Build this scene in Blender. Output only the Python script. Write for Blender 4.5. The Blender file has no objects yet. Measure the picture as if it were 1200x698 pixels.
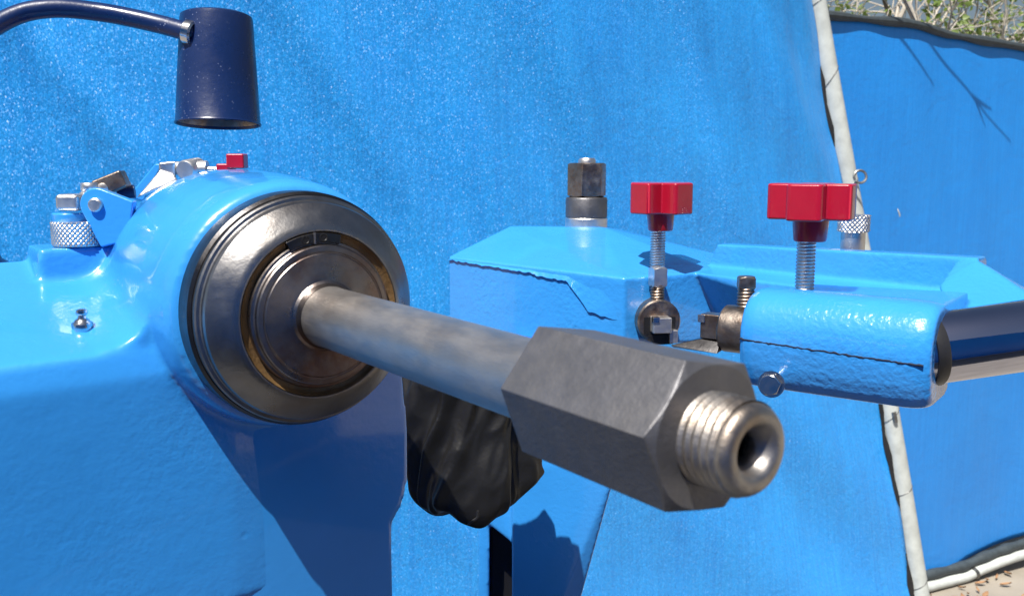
import bpy, bmesh, math, random
from mathutils import Vector, Matrix, noise

# ------------------------------------------------------------------ camera, sky, sun, exposure
# Lengths below are millimetres, measured from the point over the floor where the photographer
# stood, heights from eye level (1.24 m above the floor).
EYE = 1.24
scene = bpy.context.scene
col = scene.collection

cam_d = bpy.data.cameras.new('camera')
cam = bpy.data.objects.new('camera', cam_d)
col.objects.link(cam)
cam.location = (0, 0, EYE)
cam.rotation_euler = (math.radians(90 - 8.22), 0, 0)
cam_d.sensor_width = 36
cam_d.lens = 33.0
cam_d.clip_start = 0.01
cam_d.clip_end = 500
cam_d.dof.use_dof = True
cam_d.dof.focus_distance = 0.52
cam_d.dof.aperture_fstop = 30
scene.camera = cam

SUN_DIR = Vector((-0.25, -0.50, 1.0)).normalized()
SUN_EL = math.asin(SUN_DIR.z)
world = bpy.data.worlds.new('World')
scene.world = world
world.use_nodes = True
wn = world.node_tree
sky = wn.nodes.new('ShaderNodeTexSky')
sky.sky_type = 'NISHITA'
sky.sun_disc = False
sky.sun_elevation = SUN_EL
sky.sun_rotation = math.atan2(SUN_DIR.x, SUN_DIR.y)
sky.air_density = 1.0
sky.dust_density = 3.0
wn.links.new(sky.outputs[0], wn.nodes['Background'].inputs[0])
wn.nodes['Background'].inputs[1].default_value = 0.05

sun_d = bpy.data.lights.new('sun', 'SUN')
sun_d.energy = 5.0
sun_d.angle = math.radians(0.5)
sun_d.color = (1.0, 0.95, 0.87)
sun = bpy.data.objects.new('sun', sun_d)
col.objects.link(sun)
sun.rotation_euler = SUN_DIR.to_track_quat('Z', 'Y').to_euler()
sun.location = (0, 0, 6)

vs = scene.view_settings
vs.view_transform = 'Standard'
vs.look = 'None'
vs.exposure = 0.68
vs.gamma = 1.0
vs.use_curve_mapping = False
scene.cycles.max_bounces = 8

R = random.Random(7)

# ------------------------------------------------------------------ helpers
def W(p):
    return Vector((p[0] / 1000, p[1] / 1000, EYE + p[2] / 1000))

# frame of the spindle: u to the right of it, a along its axis towards the free end, z up
O = Vector((-73.3, 372.0, -61.4))
A = Vector((.577, -.8167, 0)).normalized()
U = Vector((.8167, .577, 0)).normalized()
Z = Vector((0, 0, 1))
def L(u, a, z):
    return O + U * u + A * a + Z * z

# frame of the tool carriage: b along the clamp block, c across it away from the photographer
B = Vector((.81, -.59, 0)).normalized()
C = Vector((.59, .81, 0)).normalized()

ORIGIN = {}
def tag(o, label, cat, group=None):
    o['label'] = label
    o['category'] = cat
    if group:
        o['group'] = group
    return o

def empty(name, loc, label, cat, group=None):
    o = bpy.data.objects.new(name, None)
    col.objects.link(o)
    o.empty_display_size = .02
    o.location = W(loc)
    ORIGIN[o.name] = W(loc)
    return tag(o, label, cat, group)

def obj(name, bm, mat, parent=None, smooth=35, bevel=0, remesh=0, smoothing=0, kind=None, loc=None):
    """link the shapes gathered in bm (millimetres) as one mesh object"""
    bmesh.ops.recalc_face_normals(bm, faces=bm.faces)
    me = bpy.data.meshes.new(name)
    if parent is not None:
        org = ORIGIN[parent.name]
    else:
        org = W(loc) if loc is not None else Vector((0, 0, 0))
    for v in bm.verts:
        v.co = W(v.co) - org
    for f in bm.faces:
        f.smooth = True
    bm.to_mesh(me)
    bm.free()
    if smooth < 180 and not remesh:
        me.set_sharp_from_angle(angle=math.radians(smooth))
    me.materials.append(mat)
    o = bpy.data.objects.new(name, me)
    col.objects.link(o)
    ORIGIN[o.name] = org
    if parent is not None:
        o.parent = parent
    else:
        o.location = org
    if remesh:
        m = o.modifiers.new('remesh', 'REMESH')
        m.mode = 'VOXEL'
        m.voxel_size = remesh / 1000
        m.use_smooth_shade = True
        if smoothing:
            s = o.modifiers.new('smooth', 'SMOOTH')
            s.factor = .5
            s.iterations = smoothing
    if bevel:
        m = o.modifiers.new('bevel', 'BEVEL')
        m.width = bevel / 1000
        m.segments = 2
        m.limit_method = 'ANGLE'
        m.angle_limit = math.radians(30)
        m.harden_normals = True
    if kind:
        o['kind'] = kind
    return o

def new():
    return bmesh.new()

def basis(d, up=Z):
    d = Vector(d).normalized()
    if abs(d.dot(up)) > .98:
        up = Vector((0, 1, 0)) if abs(d.y) < .9 else Vector((1, 0, 0))
    x = up.cross(d).normalized()
    y = d.cross(x).normalized()
    return x, y, d

def lathe(bm, prof, org, axis, seg=64, fn=None):
    """revolve (radius, height) pairs round an axis"""
    x, y, d = basis(axis)
    org = Vector(org)
    rings = []
    for i, (r, h) in enumerate(prof):
        if r < 1e-4:
            rings.append([bm.verts.new(org + d * h)])
            continue
        ring = []
        for k in range(seg):
            t = 2 * math.pi * k / seg
            rr = fn(r, h, t) if fn else r
            ring.append(bm.verts.new(org + d * h + (x * math.cos(t) + y * math.sin(t)) * rr))
        rings.append(ring)
    for a_, b_ in zip(rings, rings[1:]):
        if len(a_) == 1 and len(b_) == 1:
            continue
        for k in range(seg):
            k2 = (k + 1) % seg
            if len(a_) == 1:
                bm.faces.new((a_[0], b_[k2], b_[k]))
            elif len(b_) == 1:
                bm.faces.new((a_[k], a_[k2], b_[0]))
            else:
                bm.faces.new((a_[k], a_[k2], b_[k2], b_[k]))
    return bm

def hull(bm, pts):
    vs_ = [bm.verts.new(Vector(p)) for p in pts]
    r = bmesh.ops.convex_hull(bm, input=vs_)
    junk = [g for g in r['geom_interior'] if isinstance(g, bmesh.types.BMVert)]
    junk += [g for g in r['geom_unused'] if isinstance(g, bmesh.types.BMVert)]
    if junk:
        bmesh.ops.delete(bm, geom=list(set(junk)), context='VERTS')
    es = [e for e in bm.edges if e.is_valid]
    bmesh.ops.dissolve_limit(bm, angle_limit=math.radians(.5), verts=list(bm.verts), edges=es)
    return bm

def box(bm, c, ax, ay, az, sx, sy, sz):
    c = Vector(c)
    pts = [c + ax * (sx * i) + ay * (sy * j) + az * (sz * k)
           for i in (-.5, .5) for j in (-.5, .5) for k in (-.5, .5)]
    vs_ = [bm.verts.new(p) for p in pts]
    for q in ((0, 1, 3, 2), (4, 6, 7, 5), (0, 4, 5, 1), (2, 3, 7, 6), (0, 2, 6, 4), (1, 5, 7, 3)):
        bm.faces.new([vs_[i] for i in q])
    return bm

def prism(bm, pts2, org, x, y, d, h0, h1):
    """extrude a flat outline (x, y pairs) from h0 to h1 along d"""
    org = Vector(org)
    lo = [bm.verts.new(org + x * p + y * q + d * h0) for p, q in pts2]
    hi = [bm.verts.new(org + x * p + y * q + d * h1) for p, q in pts2]
    n = len(pts2)
    bm.faces.new(lo[::-1])
    bm.faces.new(hi)
    for i in range(n):
        j = (i + 1) % n
        bm.faces.new((lo[i], lo[j], hi[j], hi[i]))
    return bm

def spline(pts, n):
    """Catmull-Rom through points"""
    pts = [Vector(p) for p in pts]
    P = [pts[0] * 2 - pts[1]] + pts + [pts[-1] * 2 - pts[-2]]
    out = []
    m = len(pts) - 1
    for i in range(n + 1):
        s = i / n * m
        k = min(int(s), m - 1)
        t = s - k
        a, b, c, d = P[k:k + 4]
        out.append(.5 * ((2 * b) + (c - a) * t + (2 * a - 5 * b + 4 * c - d) * t * t + (3 * b - a - 3 * c + d) * t ** 3))
    return out

def tube(bm, pts, rad, seg=12, cap=True):
    pts = [Vector(p) for p in pts]
    n = len(pts)
    rings = []
    prev = None
    for i, p in enumerate(pts):
        d = (pts[min(i + 1, n - 1)] - pts[max(i - 1, 0)]).normalized()
        if prev is None:
            x, y, _ = basis(d)
        else:
            x = (prev - d * prev.dot(d)).normalized()
            y = d.cross(x)
        prev = x
        r = rad(i / (n - 1)) if callable(rad) else rad
        rings.append([bm.verts.new(p + (x * math.cos(2 * math.pi * k / seg) + y * math.sin(2 * math.pi * k / seg)) * r)
                      for k in range(seg)])
    for a_, b_ in zip(rings, rings[1:]):
        for k in range(seg):
            k2 = (k + 1) % seg
            bm.faces.new((a_[k], a_[k2], b_[k2], b_[k]))
    if cap:
        bm.faces.new(rings[0][::-1])
        bm.faces.new(rings[-1])
    return bm

def thread(bm, r, h0, h1, pitch, depth, org, axis, seg=48, per=6, ends=True):
    """screw thread: crests and roots wind round the axis"""
    n = max(4, int((h1 - h0) / pitch * per))
    prof = [(r, h0 + (h1 - h0) * i / n) for i in range(n + 1)]
    def fn(rr, h, t):
        f = (h / pitch - t / (2 * math.pi)) % 1.0
        return rr - depth * abs(2 * f - 1) ** 1.3
    if ends:
        prof = [(0, h0)] + prof + [(0, h1)]
    return lathe(bm, prof, org, axis, seg, fn)

def knurl(bm, r, h0, h1, n, depth, org, axis, seg=220, rows=22, chamfer=1.0):
    prof = [(0, h0), (r - chamfer, h0)] + [(r, h0 + chamfer * .6 + (h1 - h0 - chamfer * 1.2) * i / rows) for i in range(rows + 1)] + [(r - chamfer, h1), (0, h1)]
    def fn(rr, h, t):
        if rr < r - .01:
            return rr
        k = n * h / r
        return rr - depth * (abs(math.sin(n * t / 2 + k / 2)) ** .8 * .5 + abs(math.sin(n * t / 2 - k / 2)) ** .8 * .5)
    return lathe(bm, prof, org, axis, seg, fn)

def hexnut(bm, rc, h0, h1, org, axis, turn=0., chamf=.14, lo=True, hi=True, sides=6):
    """hexagonal (or square) bar with the turned chamfers of a nut: hull of a prism and two smaller end discs"""
    x, y, d = basis(axis)
    org = Vector(org)
    ri = rc * math.cos(math.pi / sides)
    rd = (rc - ri) * 1.0
    pts = []
    for k in range(sides):
        t = turn + 2 * math.pi * k / sides
        v = (x * math.cos(t) + y * math.sin(t)) * rc
        pts += [org + v + d * (h0 + (rd * .55 if lo else 0)), org + v + d * (h1 - (rd * .55 if hi else 0))]
    for k in range(48):
        t = turn + 2 * math.pi * k / 48
        v = (x * math.cos(t) + y * math.sin(t)) * (ri * .985)
        if lo: pts.append(org + v + d * h0)
        if hi: pts.append(org + v + d * h1)
    return hull(bm, pts)

# ------------------------------------------------------------------ materials
def mat(name):
    m = bpy.data.materials.new(name)
    m.use_nodes = True
    nt = m.node_tree
    return m, nt, nt.nodes['Principled BSDF']

def N(nt, kind, **kw):
    n = nt.nodes.new(kind)
    for k, v in kw.items():
        setattr(n, k, v)
    return n

def noise_node(nt, scale, detail=3, rough=.5, vec=None, out='Fac', dist=0):
    n = N(nt, 'ShaderNodeTexNoise')
    n.inputs['Scale'].default_value = scale
    n.inputs['Detail'].default_value = detail
    n.inputs['Roughness'].default_value = rough
    n.inputs['Distortion'].default_value = dist
    if vec is not None:
        nt.links.new(vec, n.inputs['Vector'])
    return n.outputs[out]

def ramp(nt, fac, stops):
    r = N(nt, 'ShaderNodeValToRGB')
    e = r.color_ramp.elements
    while len(e) < len(stops):
        e.new(.5)
    for s, (p, c) in zip(e, stops):
        s.position = p
        s.color = (c, c, c, 1) if not isinstance(c, tuple) else (*c, 1)
    nt.links.new(fac, r.inputs[0])
    return r.outputs[0]

def math_node(nt, op, a, b=None):
    n = N(nt, 'ShaderNodeMath', operation=op)
    for i, v in enumerate((a, b)):
        if v is None: continue
        if isinstance(v, (int, float)): n.inputs[i].default_value = v
        else: nt.links.new(v, n.inputs[i])
    return n.outputs[0]

def mix(nt, fac, a, b):
    n = N(nt, 'ShaderNodeMix', data_type='RGBA')
    for i, v in ((0, fac), (6, a), (7, b)):
        if isinstance(v, (int, float)): n.inputs[i].default_value = v
        elif isinstance(v, tuple): n.inputs[i].default_value = (*v, 1)
        else: nt.links.new(v, n.inputs[i])
    return n.outputs[2]

def bump(nt, bs, height, strength, dist):
    b = N(nt, 'ShaderNodeBump')
    b.inputs['Strength'].default_value = strength
    b.inputs['Distance'].default_value = dist
    nt.links.new(height, b.inputs['Height'])
    nt.links.new(b.outputs[0], bs.inputs['Normal'])
    return b

def ocoord(nt):
    return N(nt, 'ShaderNodeTexCoord').outputs['Object']

def mat_paint(name, base, rough=.22, fine=.25, pits=True, coat=.6):
    m, nt, bs = mat(name)
    v = ocoord(nt)
    n1 = noise_node(nt, 330, 2, .5, v)          # orange peel
    n2 = noise_node(nt, 75, 3, .6, v)           # casting waviness
    n3 = noise_node(nt, 14, 2, .5, v)           # where the casting is rougher
    rough_zone = ramp(nt, n3, [(.40, .25), (.62, 1.0)])
    h = math_node(nt, 'ADD', math_node(nt, 'MULTIPLY', math_node(nt, 'MULTIPLY', n1, .45), rough_zone), math_node(nt, 'MULTIPLY', n2, .45))
    if pits:
        vo = N(nt, 'ShaderNodeTexVoronoi')
        vo.inputs['Scale'].default_value = 45
        nt.links.new(v, vo.inputs['Vector'])
        pit = ramp(nt, vo.outputs['Distance'], [(.0, 0.0), (.09, 1.0)])
        h = math_node(nt, 'ADD', h, math_node(nt, 'MULTIPLY', pit, .25))
    bump(nt, bs, h, fine, .0022)
    c2 = tuple(x * .86 for x in base)
    cc = mix(nt, ramp(nt, noise_node(nt, 9, 4, .6, v), [(.35, 0.), (.7, 1.)]), base, c2)
    nt.links.new(cc, bs.inputs['Base Color'])
    rr = ramp(nt, noise_node(nt, 22, 4, .6, v), [(.3, rough * .8), (.75, rough * 1.5)])
    nt.links.new(rr, bs.inputs['Roughness'])
    bs.inputs['Coat Weight'].default_value = coat
    bs.inputs['Coat Roughness'].default_value = .045
    bs.inputs['IOR'].default_value = 1.5
    return m

def mat_metal(name, c1, c2, rough=(.25, .45), scale=30, metal=1.0, bumps=.1, bscale=400, tint=None, stretch=None):
    m, nt, bs = mat(name)
    v = ocoord(nt)
    if stretch:
        mp = N(nt, 'ShaderNodeMapping')
        # grain drawn out along the spindle axis
        mp.vector_type = 'TEXTURE'
        mp.inputs['Rotation'].default_value = (0, 0, math.atan2(-.8167, .577))
        mp.inputs['Scale'].default_value = stretch
        nt.links.new(v, mp.inputs['Vector'])
        vb = mp.outputs[0]
    else:
        vb = v
    f = ramp(nt, noise_node(nt, scale, 5, .62, vb), [(.32, 0.), (.68, 1.)])
    cc = mix(nt, f, c1, c2)
    if tint:
        tf = ramp(nt, noise_node(nt, tint[1], 4, .6, v), [(.48, 0.), (.68, tint[2])])
        cc = mix(nt, tf, cc, tint[0])
    nt.links.new(cc, bs.inputs['Base Color'])
    bs.inputs['Metallic'].default_value = metal
    rr = ramp(nt, noise_node(nt, scale * 2.3, 4, .6, vb), [(.3, rough[0]), (.7, rough[1])])
    nt.links.new(rr, bs.inputs['Roughness'])
    bump(nt, bs, noise_node(nt, bscale, 3, .6, vb), bumps, .001)
    return m

def mat_plain(name, base, rough=.5, metal=0., var=.8, scale=40, bumps=.1, bscale=300, coat=0., spec=.5):
    m, nt, bs = mat(name)
    v = ocoord(nt)
    cc = mix(nt, ramp(nt, noise_node(nt, scale, 4, .6, v), [(.3, 0.), (.7, 1.)]), base, tuple(x * var for x in base))
    nt.links.new(cc, bs.inputs['Base Color'])
    bs.inputs['Metallic'].default_value = metal
    bs.inputs['Roughness'].default_value = rough
    bs.inputs['Coat Weight'].default_value = coat
    bs.inputs['Specular IOR Level'].default_value = spec
    if bumps:
        bump(nt, bs, noise_node(nt, bscale, 3, .6, v), bumps, .001)
    return m

BLUE = (.036, .29, .77)
M_PAINT = mat_paint('blue_enamel_on_casting', BLUE, fine=.22)
M_PAINT_S = mat_paint('blue_enamel_smooth', BLUE, fine=.12, pits=False)
M_PAINT_G = mat_paint('blue_enamel_glossy', BLUE, rough=.16, fine=.10, pits=False, coat=1.0)
M_PAINT_R = mat_paint('blue_enamel_rough_casting', BLUE, fine=.55)
M_SHAFT = mat_metal('ground_steel_arbor', (.53, .505, .475), (.45, .425, .40), (.40, .52), 70, bumps=.12, bscale=1500, tint=((.40, .32, .25), 30, .4), stretch=(3, 1, 1))
M_BELL = mat_metal('turned_steel', (.36, .355, .355), (.22, .215, .21), (.24, .38), 22, bumps=.12, bscale=350, tint=((.20, .14, .10), 18, .5))
M_DARKSTEEL = mat_metal('dark_steel', (.085, .083, .085), (.05, .048, .05), (.25, .45), 30, bumps=.1)
M_COLLAR = mat_metal('phosphated_collar', (.17, .17, .18), (.11, .11, .12), (.4, .55), 60, metal=.8, bumps=.2)
M_HUB = mat_metal('oiled_steel_hub', (.30, .275, .265), (.19, .165, .155), (.25, .42), 40, bumps=.1, tint=((.16, .07, .04), 35, .8))
M_NUT = mat_metal('black_oxide_nut', (.165, .165, .178), (.14, .14, .15), (.44, .56), 90, metal=.75, bumps=.16, bscale=700, tint=((.21, .20, .19), 60, .3))
M_STUD = mat_metal('worn_thread_steel', (.43, .41, .39), (.27, .245, .225), (.38, .58), 60, bumps=.2, tint=((.36, .27, .19), 60, .5))
M_ZINC = mat_metal('zinc_plated_steel', (.74, .73, .72), (.60, .59, .58), (.34, .50), 60, bumps=.15)
M_BRIGHT = mat_metal('bright_steel', (.66, .66, .66), (.5, .5, .5), (.12, .28), 60, bumps=.06)
M_BRONZE = mat_metal('brownish_steel', (.36, .31, .27), (.22, .18, .15), (.3, .5), 80, bumps=.2, tint=((.22, .12, .07), 90, .7))
M_CHROME = mat_metal('polished_chrome', (.46, .47, .56), (.40, .41, .50), (.05, .10), 20, bumps=.01)
M_GREASE = mat_plain('dried_brown_grease', (.25, .15, .065), .42, .25, .5, 60, .3, 500)
M_RED = mat_plain('red_knob_plastic', (.38, .005, .026), .32, 0, .85, 40, .12, 500, coat=.4)
M_BLACK = mat_plain('black_void_shade', (.006, .006, .008), .5, 0, .7)  # black standing in for the shade inside holes and slots
M_GAPSHADE = mat_plain('socket_gap_shade', (.02, .02, .022), .4, 0, .7)  # black for the shaded gap where the dial leaves its socket
M_DIRT = mat_plain('dirt_in_crack', (.006, .016, .045), .8, 0, .6, 200)

# navy enamel of the lamp, dusty
m, nt, bs = mat('navy_enamel_dusty')
v = ocoord(nt)
vo = N(nt, 'ShaderNodeTexVoronoi'); vo.inputs['Scale'].default_value = 420
nt.links.new(v, vo.inputs['Vector'])
speck = ramp(nt, vo.outputs['Distance'], [(.08, 1.), (.20, 0.)])
zone = ramp(nt, noise_node(nt, 28, 4, .65, v), [(.46, .0), (.74, .8)])
nt.links.new(mix(nt, math_node(nt, 'MULTIPLY', speck, zone), (.004, .018, .080), (.28, .32, .46)), bs.inputs['Base Color'])
nt.links.new(ramp(nt, noise_node(nt, 40, 4, .6, v), [(.3, .22), (.7, .42)]), bs.inputs['Roughness'])
bump(nt, bs, noise_node(nt, 260, 3, .6, v), .12, .001)
M_NAVY = m

# woven plastic tarpaulin: every thread crossing is a facet with its own tilt
def mat_tarp(name, c1, c2, tilt, sparkle):
    m, nt, bs = mat(name)
    uv = N(nt, 'ShaderNodeUVMap').outputs[0]
    def cells(sx, sy):
        mp = N(nt, 'ShaderNodeMapping')
        mp.inputs['Scale'].default_value = (sx, sy, 1)
        nt.links.new(uv, mp.inputs['Vector'])
        vo = N(nt, 'ShaderNodeTexVoronoi')
        vo.inputs['Scale'].default_value = 1.0
        nt.links.new(mp.outputs[0], vo.inputs['Vector'])
        return vo.outputs['Color']
    cc = cells(700, 430)
    streak = cells(330, 5)
    bp = N(nt, 'ShaderNodeBump')
    bp.inputs['Strength'].default_value = .55
    bp.inputs['Distance'].default_value = .004
    h = math_node(nt, 'ADD', noise_node(nt, 9, 4, .6, uv, dist=.6), math_node(nt, 'MULTIPLY', noise_node(nt, 60, 3, .6, uv), .25))
    nt.links.new(h, bp.inputs['Height'])
    def tilted(k):
        sub = N(nt, 'ShaderNodeVectorMath', operation='SUBTRACT')
        nt.links.new(cc, sub.inputs[0])
        sub.inputs[1].default_value = (.5, .5, .5)
        sc = N(nt, 'ShaderNodeVectorMath', operation='SCALE')
        sc.inputs['Scale'].default_value = k
        nt.links.new(sub.outputs[0], sc.inputs[0])
        ad = N(nt, 'ShaderNodeVectorMath', operation='ADD')
        nt.links.new(bp.outputs[0], ad.inputs[0])
        nt.links.new(sc.outputs[0], ad.inputs[1])
        no = N(nt, 'ShaderNodeVectorMath', operation='NORMALIZE')
        nt.links.new(ad.outputs[0], no.inputs[0])
        return no.outputs[0]
    nt.links.new(tilted(tilt), bs.inputs['Normal'])
    nt.links.new(tilted(1.15), bs.inputs['Coat Normal'])
    bs.inputs['Coat Weight'].default_value = sparkle
    bs.inputs['Coat Roughness'].default_value = .36
    sep = N(nt, 'ShaderNodeSeparateColor')
    nt.links.new(cc, sep.inputs[0])
    sep2 = N(nt, 'ShaderNodeSeparateColor')
    nt.links.new(streak, sep2.inputs[0])
    broad = ramp(nt, noise_node(nt, 3.5, 5, .6, uv), [(.3, 0.), (.75, 1.)])
    f = math_node(nt, 'ADD', math_node(nt, 'MULTIPLY', sep2.outputs[0], .5), math_node(nt, 'MULTIPLY', broad, .5))
    col_ = mix(nt, f, c1, c2)
    # glints painted into the colour: some thread crossings made paler
    glint_ = math_node(nt, 'MULTIPLY', ramp(nt, sep.outputs[2], [(.80, 0.), (.99, 1.)]), sparkle * .6)
    col_ = mix(nt, glint_, col_, (.35, .62, .85))
    nt.links.new(col_, bs.inputs['Base Color'])
    bs.inputs['Roughness'].default_value = .38
    bs.inputs['Specular IOR Level'].default_value = .5
    return m
M_TARP = mat_tarp('blue_woven_tarp', (.012, .25, .74), (.020, .35, .88), .24, .22)
M_TARP2 = mat_tarp('blue_woven_tarp_smoother', (.010, .215, .68), (.014, .265, .77), .12, .06)
M_HEM = mat_plain('dark_tarp_hem', (.045, .06, .07), .6, 0, .6, 60)
M_PIPE = mat_plain('white_painted_pipe', (.56, .60, .58), .5, 0, .72, 30, .15, 200)
M_WIRE = mat_metal('galvanised_wire', (.3, .3, .3), (.15, .15, .14), (.4, .6), 100)
M_CORD_SHADE = mat_plain('black_cord_and_gap_shade', (.012, .012, .014), .6, 0, .6)  # black of the loose thread, also of the shade painted beside the pole
M_CONC = mat_plain('pale_concrete', (.31, .275, .225), .9, 0, .72, 5, .5, 60)
M_BARK = mat_plain('grey_bark', (.20, .17, .14), .85, 0, .5, 60, .5, 120)
M_TWIG = mat_plain('pale_dry_twig', (.50, .46, .40), .8, 0, .6, 60, .3, 200)
M_LITTER = mat_plain('dry_leaf', (.36, .20, .10), .8, 0, .5, 30, .2)
M_BENCH = mat_plain('dark_bench_paint', (.035, .036, .04), .6, 0, .8)  # kept dark so little light bounces up to the machine
M_VINYL = mat_plain('black_vinyl', (.008, .0078, .0078), .5, 0, .7, 60, .25, 200)

def mat_leaf():
    m, nt, bs = mat('leaf')
    oi = N(nt, 'ShaderNodeTexCoord').outputs['Object']
    nt.links.new(ramp(nt, noise_node(nt, 9, 3, .6, oi), [(.3, (.10, .17, .03)), (.7, (.20, .28, .07))]), bs.inputs['Base Color'])
    bs.inputs['Roughness'].default_value = .5
    bs.inputs['Transmission Weight'].default_value = 0
    tr = N(nt, 'ShaderNodeBsdfTranslucent')
    tr.inputs['Color'].default_value = (.22, .32, .06, 1)
    mx = N(nt, 'ShaderNodeMixShader')
    mx.inputs[0].default_value = .35
    nt.links.new(bs.outputs[0], mx.inputs[1])
    nt.links.new(tr.outputs[0], mx.inputs[2])
    nt.links.new(mx.outputs[0], nt.nodes['Material Output'].inputs[0])
    return m
M_LEAF = mat_leaf()

# ------------------------------------------------------------------ ground
bm = new()
g = 60000
vsx = [bm.verts.new((x, y, -1240)) for x, y in ((-g, -g), (g, -g), (g, g), (-g, g))]
bm.faces.new(vsx)
o = obj('ground', bm, M_CONC, smooth=180)
o['kind'] = 'structure'

# ------------------------------------------------------------------ tarpaulins on their fence
def sheet(name, p0, p1, zbot, ztop, nu, nv, disp, material, parent=None, loc=None, skirt=None):
    """hanging sheet between two points seen in plan; uv in metres"""
    p0 = Vector((p0[0], p0[1], 0)); p1 = Vector((p1[0], p1[1], 0))
    d = p1 - p0
    ln = d.length
    d = d / ln
    n = Vector((d.y, -d.x, 0))
    bm = new()
    uvl = bm.loops.layers.uv.new('UVMap')
    grid = []
    for i in range(nu + 1):
        s = i / nu
        zb = zbot(s) if callable(zbot) else zbot
        zt = ztop(s) if callable(ztop) else ztop
        colv = []
        for j in range(nv + 1):
            t = j / nv
            z = zb + (zt - zb) * t
            q = p0 + d * (ln * s) + n * disp(s, t, ln * s, z)
            colv.append((bm.verts.new((q.x, q.y, z)), (ln * s / 1000, z / 1000)))
        grid.append(colv)
    for i in range(nu):
        for j in range(nv):
            c4 = (grid[i][j], grid[i + 1][j], grid[i + 1][j + 1], grid[i][j + 1])
            f = bm.faces.new([c[0] for c in c4])
            for lp, c in zip(f.loops, c4):
                lp[uvl].uv = c[1]
    o = obj(name, bm, material, parent, smooth=180, loc=loc)
    sm = o.modifiers.new('thickness', 'SOLIDIFY')
    sm.thickness = .0008
    return o

def fold(x, y, z, s=1.0):
    return noise.noise(Vector((x, y, z)) * s)

def disp_left(s, t, x, z):
    xm, zm = x / 1000, z / 1000
    w = 26 * fold(xm * 1.6, zm * .5, 1.3) + 13 * fold(xm * 5 + zm * 2.5, zm * 1.2, 4.1) + 3.5 * fold(xm * 16 + zm * 5, zm * 4, 8.2)
    # slack diagonal pleats running up to the pole's lashings
    w += 7 * s ** 3 * math.sin((xm * 5.0 + zm * 7.0) * 2.2)
    # long slack creases falling to the right
    for cx_, sl, am, wd in ((1.55, .62, 11, .05), (2.05, .50, 9, .06), (1.1, .75, 7, .045), (2.45, .42, 8, .05), (.65, .3, 6, .06)):
        dd0 = (xm - cx_) + sl * (zm - .2)
        w += 1.9 * am * math.exp(-(dd0 / wd) ** 2) * (.5 + .5 * math.tanh((zm + .35 + .3 * math.sin(cx_ * 7)) * 4))
    return w

POLE_B = Vector((1088.8, 2360.0, -1151.7))
POLE_T = Vector((698.5, 2360.0, 578.0))
root = empty('tarp_panel', (-1200, 1250, -1240), 'large tall blue woven tarpaulin hanging behind the whole machine, left of the white pole', 'tarp')
sheet('sheet', (-1750, 1050), (POLE_B.x - 20, 2345), -1236, 780, 220, 130,
      disp_left, M_TARP, root)
# the sheet leans with the pole: shear its free edge to the pole line
sh = bpy.data.objects['sheet']
dz = (POLE_T.z - POLE_B.z)
for v_ in sh.data.vertices:
    wpos = v_.co + ORIGIN['sheet']
    s = (wpos.x * 1000 + 1750) / (POLE_B.x - 20 + 1750)
    zz = (wpos.z - EYE) * 1000
    v_.co.x += max(0, s) ** 6 * ((POLE_T.x - POLE_B.x) * (zz - POLE_B.z) / dz) / 1000

RT = [(762.2, 2405.2, 360.6), (863.7, 2451.7, 359.2), (1023.8, 2525.2, 357.1), (1065.6, 2544.3, 353.2), (1166.6, 2590.7, 335.3), (1442.1, 2717.0, 316.6), (1782.5, 2873.2, 297.6)]
RB = [(852.9, 2446.8, -1289.4), (1143.4, 2580.0, -1264.3), (1234.3, 2621.7, -1231.3), (1358.9, 2678.9, -1182.3), (1474.0, 2731.7, -1161.7), (1594.3, 2786.8, -1151.6), (1968.0, 2958.2, -1151.7)]
def along(tab, s):
    x = 740 + 1210 * s
    if x <= tab[0][0]: return tab[0][2]
    for a, b in zip(tab, tab[1:]):
        if x <= b[0]:
            return a[2] + (b[2] - a[2]) * (x - a[0]) / (b[0] - a[0])
    return tab[-1][2]
def edge_r_top(s): return along(RT, s)
def edge_r_bot(s): return max(-1236, along(RB, s))
def disp_right(s, t, x, z):
    xm, zm = x / 1000, z / 1000
    return 14 * fold(xm * 3, zm * .9, 21.3) + 5 * fold(xm * 9 + zm * 3, zm * 2, 3.1)
root2 = empty('tarp_panel', (1400, 2550, -1240), 'lower blue tarpaulin with dark hem, right of the white pole, branches above it', 'tarp')
PR0 = Vector((740, 2395, 0)); PR1 = Vector((1950, 2950, 0))
sheet('sheet', PR0, PR1, edge_r_bot, edge_r_top, 120, 90, disp_right, M_TARP2, root2)
dr = (PR1 - PR0); lr = dr.length; dr = dr / lr; nr = Vector((dr.y, -dr.x, 0))
bm = new()
pts = []
for i in range(81):
    s = i / 80
    z = edge_r_top(s)
    q = PR0 + dr * (lr * s) + nr * (disp_right(s, 1, lr * s, z) + 3)
    pts.append((q.x, q.y, z + 2))
tube(bm, pts, lambda t: 11 + 3 * math.sin(t * 37) * math.sin(t * 11), 10)
obj('hem', bm, M_HEM, root2)
# pale tear in the sheet
bm = new()
q = Vector((997.7, 2440.0, -129.0))
hull(bm, [q + Vector((dx, dy, dz_)) for dx, dy, dz_ in ((-4, -12, 8), (3, -11, -12), (0, -14, 0), (6, -10, -6), (-2, -9, 12), (2, -8, 0))])
obj('snag', bm, M_PIPE, root2)

# tarpaulin that closes the yard behind the photographer: the polished metal mirrors it
root3 = empty('tarp_panel', (0, -1900, -1240), 'shaded blue tarpaulin closing the yard opposite the machine', 'tarp')
sheet('sheet', (3200, -1500), (-3200, -1900), -1236, 1350, 60, 24,
      lambda s, t, x, z: 30 * fold(x / 900, z / 2500, 31.0), M_TARP2, root3)

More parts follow.
